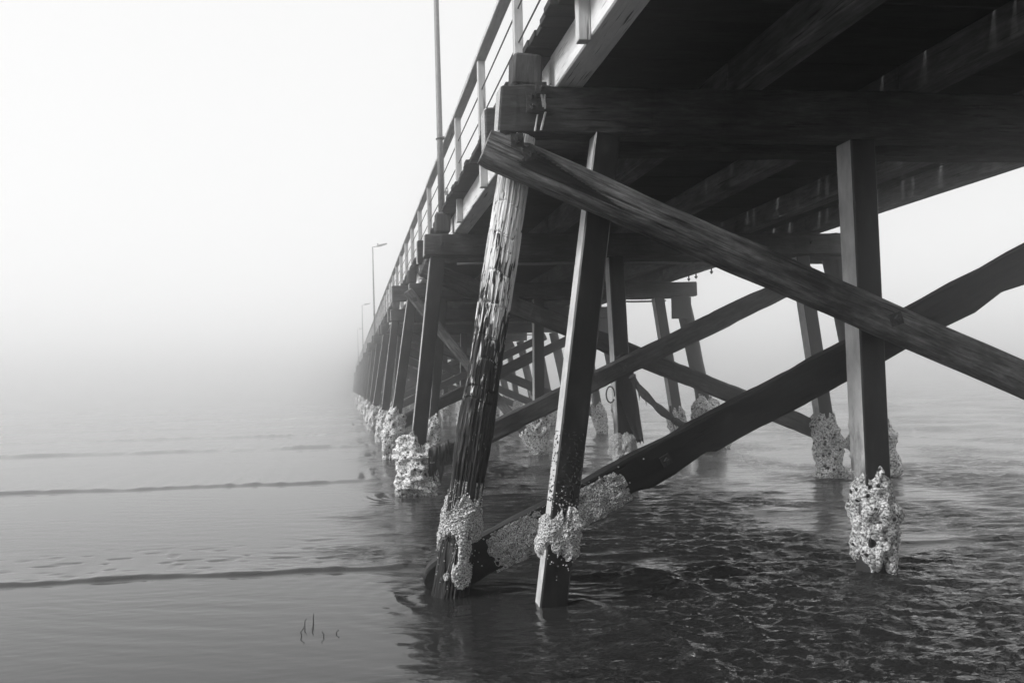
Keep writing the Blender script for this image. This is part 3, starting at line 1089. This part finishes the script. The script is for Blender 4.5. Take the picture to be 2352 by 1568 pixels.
def streak(pts, w0):
    v, f = [], []
    for i, (x, z) in enumerate(pts):
        w = w0 * (.7 + .5 * float(noise(i * 1.7, w0 * 90, 0, 3)) ** 2 + .2)
        v += [(x - w, 8.2, z), (x - w * .5, 8.188, z), (x + w * .5, 8.188, z), (x + w, 8.2, z)]
    n = len(pts)
    for i in range(n - 1):
        for j in range(3):
            f.append((i * 4 + j, i * 4 + j + 1, i * 4 + 5 + j, i * 4 + 4 + j))
    me = mesh_from('dropping_streak', v, f, M['guano'])
    o = put('dropping_streak', me, cap1)
    o.matrix_basis = (pier.matrix_basis @ cap1.matrix_basis).inverted()
streak([(2.135 + .003 * i, 5.36 - .02 * i) for i in range(9)], .012)
streak([(2.172 + .002 * math.sin(i), 5.38 - .022 * i) for i in range(10)], .012)
streak([(2.178 - .006 * i, 5.15 - .022 * i) for i in range(10)], .014)
streak([(2.09 - .004 * i, 5.12 - .022 * i) for i in range(9)], .010)

def conduit(Y, z, x0, x1, r=.028):
    v, f = tube([(x0 + (x1 - x0) * i / 14, Y, z + .012 * math.sin(i * 1.9)) for i in range(15)], r, 8)
    o = part('conduit', mesh_from('conduit', v, f, M['galv'], True))
    for i in range(4):
        x = x0 + .6 + (x1 - x0 - 1.0) * i / 3.0
        vv, ff = tube([(x, Y - .02 + .055 * math.sin(a), z + .045 - .06 * math.cos(a) * (1 if math.cos(a) > 0 else 1.6)) for a in np.linspace(-2.8, 2.8, 12)], .009, 5)
        h_ = put('hanger', mesh_from('hanger', vv, ff, M['iron'], True), o)
        h_.matrix_basis = (pier.matrix_basis @ o.matrix_basis).inverted()
for Y, z in ((16.62, 4.84), (24.56, 4.84), (32.6, 4.84), (40.6, 4.84)):
    conduit(Y, z, 2.4, 10.4)
# bolts hanging from the far edge girder
for i, yy in enumerate((19.0, 20.1, 20.4, 21.4, 22.4, 22.9, 25.5, 27.0)):
    v, f = tube([(10.45, yy, 5.46), (10.45, yy, 5.36), (10.45, yy, 5.33), (10.45, yy, 5.27)], [.02, .02, .05, .015], 7)
    part('hanging_bolt', mesh_from('hanging_bolt', v, f, M['iron']))

# ================================================================== THINGS ON AND AROUND THE PIER
# ---------------- street lamps
def lamp(Y, label):
    root = bpy.data.objects.new('street_lamp', None)
    COL.objects.link(root)
    z0 = 5.848
    root.location = (2.06, Y + .19, z0)
    tag(root, label, 'street lamp', 'street lamps along the pier edge')
    H = 12.3 - z0
    def p(name, vf, mat, sm=True):
        return put(name, mesh_from(name, vf[0], vf[1], M[mat], sm), root)
    p('base_plate', beam_box(-.12, .12, -.12, .12, 0, .03), 'galv', False)
    p('pole', tube([(0, 0, .03), (0, 0, H * .3), (-.01, 0, H * .7), (-.01, 0, H)], [.066, .062, .054, .046], 12), 'galv')
    p('arm', tube([(-.01, 0, H - .03), (.12, 0, H), (.42, 0, H + .09)], [.03, .028, .026], 8), 'galv')
    hd = p('lamp_head', head_vf(H), 'galv', False)
    put('photocell', mesh_from('photocell', *tube([(.36, 0, H + .13), (.36, 0, H + .24), (.36, 0, H + .26)], [.055, .055, .03], 8), M['galv'], True), hd)
    v, f = tube([(.10 * math.cos(a) * .75, .10 * math.sin(a) * .75, 7.44 - z0) for a in np.linspace(0, 2 * math.pi, 16)], .014, 6)
    p('clamp_band', (v, f), 'wire')
    v, f = tube([(.06, 0, 7.47 - z0), (.14, 0, 7.47 - z0)], .03, 6)
    p('bracket', (v, f), 'galv')
def beam_box(x0, x1, y0, y1, z0, z1):
    v = [(x0, y0, z0), (x1, y0, z0), (x1, y1, z0), (x0, y1, z0), (x0, y0, z1), (x1, y0, z1), (x1, y1, z1), (x0, y1, z1)]
    return v, [(3, 2, 1, 0), (4, 5, 6, 7), (0, 1, 5, 4), (1, 2, 6, 5), (2, 3, 7, 6), (3, 0, 4, 7)]
def head_vf(H):
    rings = []
    for x, w, t in ((.28, .05, .05), (.36, .10, .07), (.60, .13, .08), (.95, .11, .055), (1.05, .05, .025)):
        zc = H + .06 + (x - .28) * .24
        rings.append([(x, -w, zc), (x, -w * .8, zc - t), (x, w * .8, zc - t), (x, w, zc), (x, w * .6, zc + t * .8), (x, -w * .6, zc + t * .8)])
    return loft(np.array(rings))
lamp(16.2, 'nearest grey lamp pole rising past the railing out of the top of the picture')
lamp(56.2, 'tall lamp pole with clear arm and head in the fog left of the pier')
lamp(96.2, 'fainter shorter-looking lamp pole with arm just left of the clear foggy one')
lamp(136.2, 'faintest lamp pole, almost lost in fog at the far end')

# ---------------- padlock on the lower wire
pl = bpy.data.objects.new('padlock', None)
COL.objects.link(pl)
pl.location = (2.249, 16.9, 6.535)
tag(pl, 'small padlock hanging on the lower railing wire', 'padlock')
put('lock_body', mesh_from('lock_body', *beam_box(-.035, .035, -.02, .02, -.15, -.06), M['brass']), pl)
put('shackle', mesh_from('shackle', *tube([(.028 * math.cos(a), 0, -.05 + .065 * math.sin(a)) if math.sin(a) > 0 else (.028 * math.cos(a), 0, -.065) for a in np.linspace(-.4, math.pi + .4, 14)], .009, 6), M['brass'], True), pl)

# ---------------- seaweed hung over the low end of the second bent's brace
def weed():
    nu, nv = 40, 30
    v = []
    for i in range(nu):
        q = i / (nu - 1)
        x = 1.63 + q * .42
        ztop = 1.0 + (x - 1.85) * .42
        drop = .62 + .16 * float(noise(q * 7, 2.2, 0, 4)) + .12 * float(noise(q * 19, 5.2, 0, 6)) - .15 * abs(q - .5)
        for j in range(nv):
            t = j / (nv - 1)
            z = ztop + .06 - t * drop
            fold = .03 * float(noise(q * 12, t * 1.2, 0, 8)) + .012 * float(noise(q * 34, t * 2, 0, 9))
            y = 15.93 - .035 * math.sin(math.pi * min(1, t * 1.6)) + fold if t > .06 else 16.0
            v.append((x + .03 * t * (q - .3) * 2, y, z))
    o = put('seaweed', mesh_from('seaweed', v, [tuple(q) for q in grid_faces(nu, nv)], M['weed'], True))
    md = o.modifiers.new('thick', 'SOLIDIFY'); md.thickness = .02
    tag(o, 'black clump of seaweed draped over the low end of a brace', 'seaweed')
weed()

# ---------------- torn sheath sagging from the middle pile
def strap():
    root = bpy.data.objects.new('torn_strap', None)
    COL.objects.link(root)
    root.location = (6.0, 15.9, 2.33)
    tag(root, 'torn dark strap sagging from the middle pile with shreds hanging off', 'strap')
    pts = [(5.95, 2.36), (5.99, 2.29), (6.08, 2.15), (6.22, 1.96), (6.40, 1.76), (6.60, 1.58), (6.80, 1.44), (7.0, 1.32), (7.3, 1.17), (7.55, 1.07)]
    P = [(x - 6.0, -.03 + .05 * math.sin(i), z - 2.33) for i, (x, z) in enumerate(pts)]
    fine = []
    for i in range(len(P) - 1):
        for t in (0, .25, .5, .75):
            fine.append(tuple(P[i][k] * (1 - t) + P[i + 1][k] * t for k in range(3)))
    fine.append(P[-1])
    rr = [.075 + .025 * float(noise(i * .5, 1.1, 0, 3)) for i in range(len(fine))]
    put('band', mesh_from('band', *tube(fine, rr, 10, .5), M['strap']), root)
    r3 = random.Random(3)
    for i in range(13):
        q = fine[2 + int(r3.random() * 12)] if i < 8 else fine[20 + int(r3.random() * 10)]
        L = r3.uniform(.08, .30)
        dx = r3.uniform(-.02, .06)
        put('shred', mesh_from('shred', *tube([(q[0], q[1], q[2] - .03), (q[0] + dx * .4, q[1] - .02, q[2] - .05 - L * .5), (q[0] + dx, q[1], q[2] - .05 - L)], [.012, .010, .003], 5), M['strap']), root)
    put('flap', mesh_from('flap', *tube([(.78, 0, -.62), (.80, .01, -.78), (.86, -.01, -.88), (.98, 0, -.97), (1.1, 0, -1.06)], [.02, .03, .012, .016, .02], 6, .5), M['strap']), root)
strap()
lo = put('rubber_loop', mesh_from('rubber_loop', *tube([(5.50 + .09 * math.cos(a), 15.96, 1.98 + .17 * math.sin(a)) for a in np.linspace(-.2, math.pi * 2 - .6, 22)], [.016] * 22, 7), M['strap'], True))
tag(lo, 'thin dark rubber loop hanging under the brace beside the middle pile', 'rubber loop')

# ---------------- broken twigs standing in the shallows at the shore end
r4 = random.Random(11)
TW = [(-.445, 7.50, .11, 'short forked twig standing in the calm shallows'), (-.37, 7.62, .13, 'tallest twig standing in the calm shallows'),
      (-.36, 7.38, .07, 'bent twig between the tall twig and the small stubs in the shallows'), (-.27, 7.18, .08, 'curved little twig stub nearest the picture corner'),
      (-.13, 7.24, .06, 'lone twig stub farthest from the other twigs'), (-.45, 7.25, .12, 'leaning twig at the edge of the shallows')]
for x, y_, hh, lab in TW:
    a = r4.uniform(-.03, .03)
    pts = [(0, 0, -.05), (a, 0, hh * .4), (a * .2 + r4.uniform(-.02, .02), .01, hh * .8), (a + r4.uniform(-.03, .03), 0, hh)]
    o = put('twig', mesh_from('twig', *tube(pts, [.006, .006, .005, .003], 6), M['twig'], True))
    o.location = (x, y_, .0)
    o.scale = (.75, .75, .7)
    tag(o, lab, 'twig', 'twigs in the shallows')

# ================================================================== HAZE
hv, hf = beam_box(-620, 620, -60, 640, -1.8, 13.4)
hz = put('haze', mesh_from('haze', hv, hf, M['iron']))
hz.data.materials.clear()
hm = bpy.data.materials.new('sea fog')
hm.use_nodes = True
hn = hm.node_tree.nodes
for x in list(hn):
    if x.type != 'OUTPUT_MATERIAL':
        hn.remove(x)
pv = hn.new('ShaderNodeVolumePrincipled')
pv.inputs['Color'].default_value = (1, 1, 1, 1)
pv.inputs['Density'].default_value = 0.0098
pv.inputs['Anisotropy'].default_value = 0.92
hm.node_tree.links.new(pv.outputs[0], [x for x in hn if x.type == 'OUTPUT_MATERIAL'][0].inputs['Volume'])
hz.data.materials.append(hm)
tag(hz, 'pale sea fog thickening with distance', None, None, 'stuff')
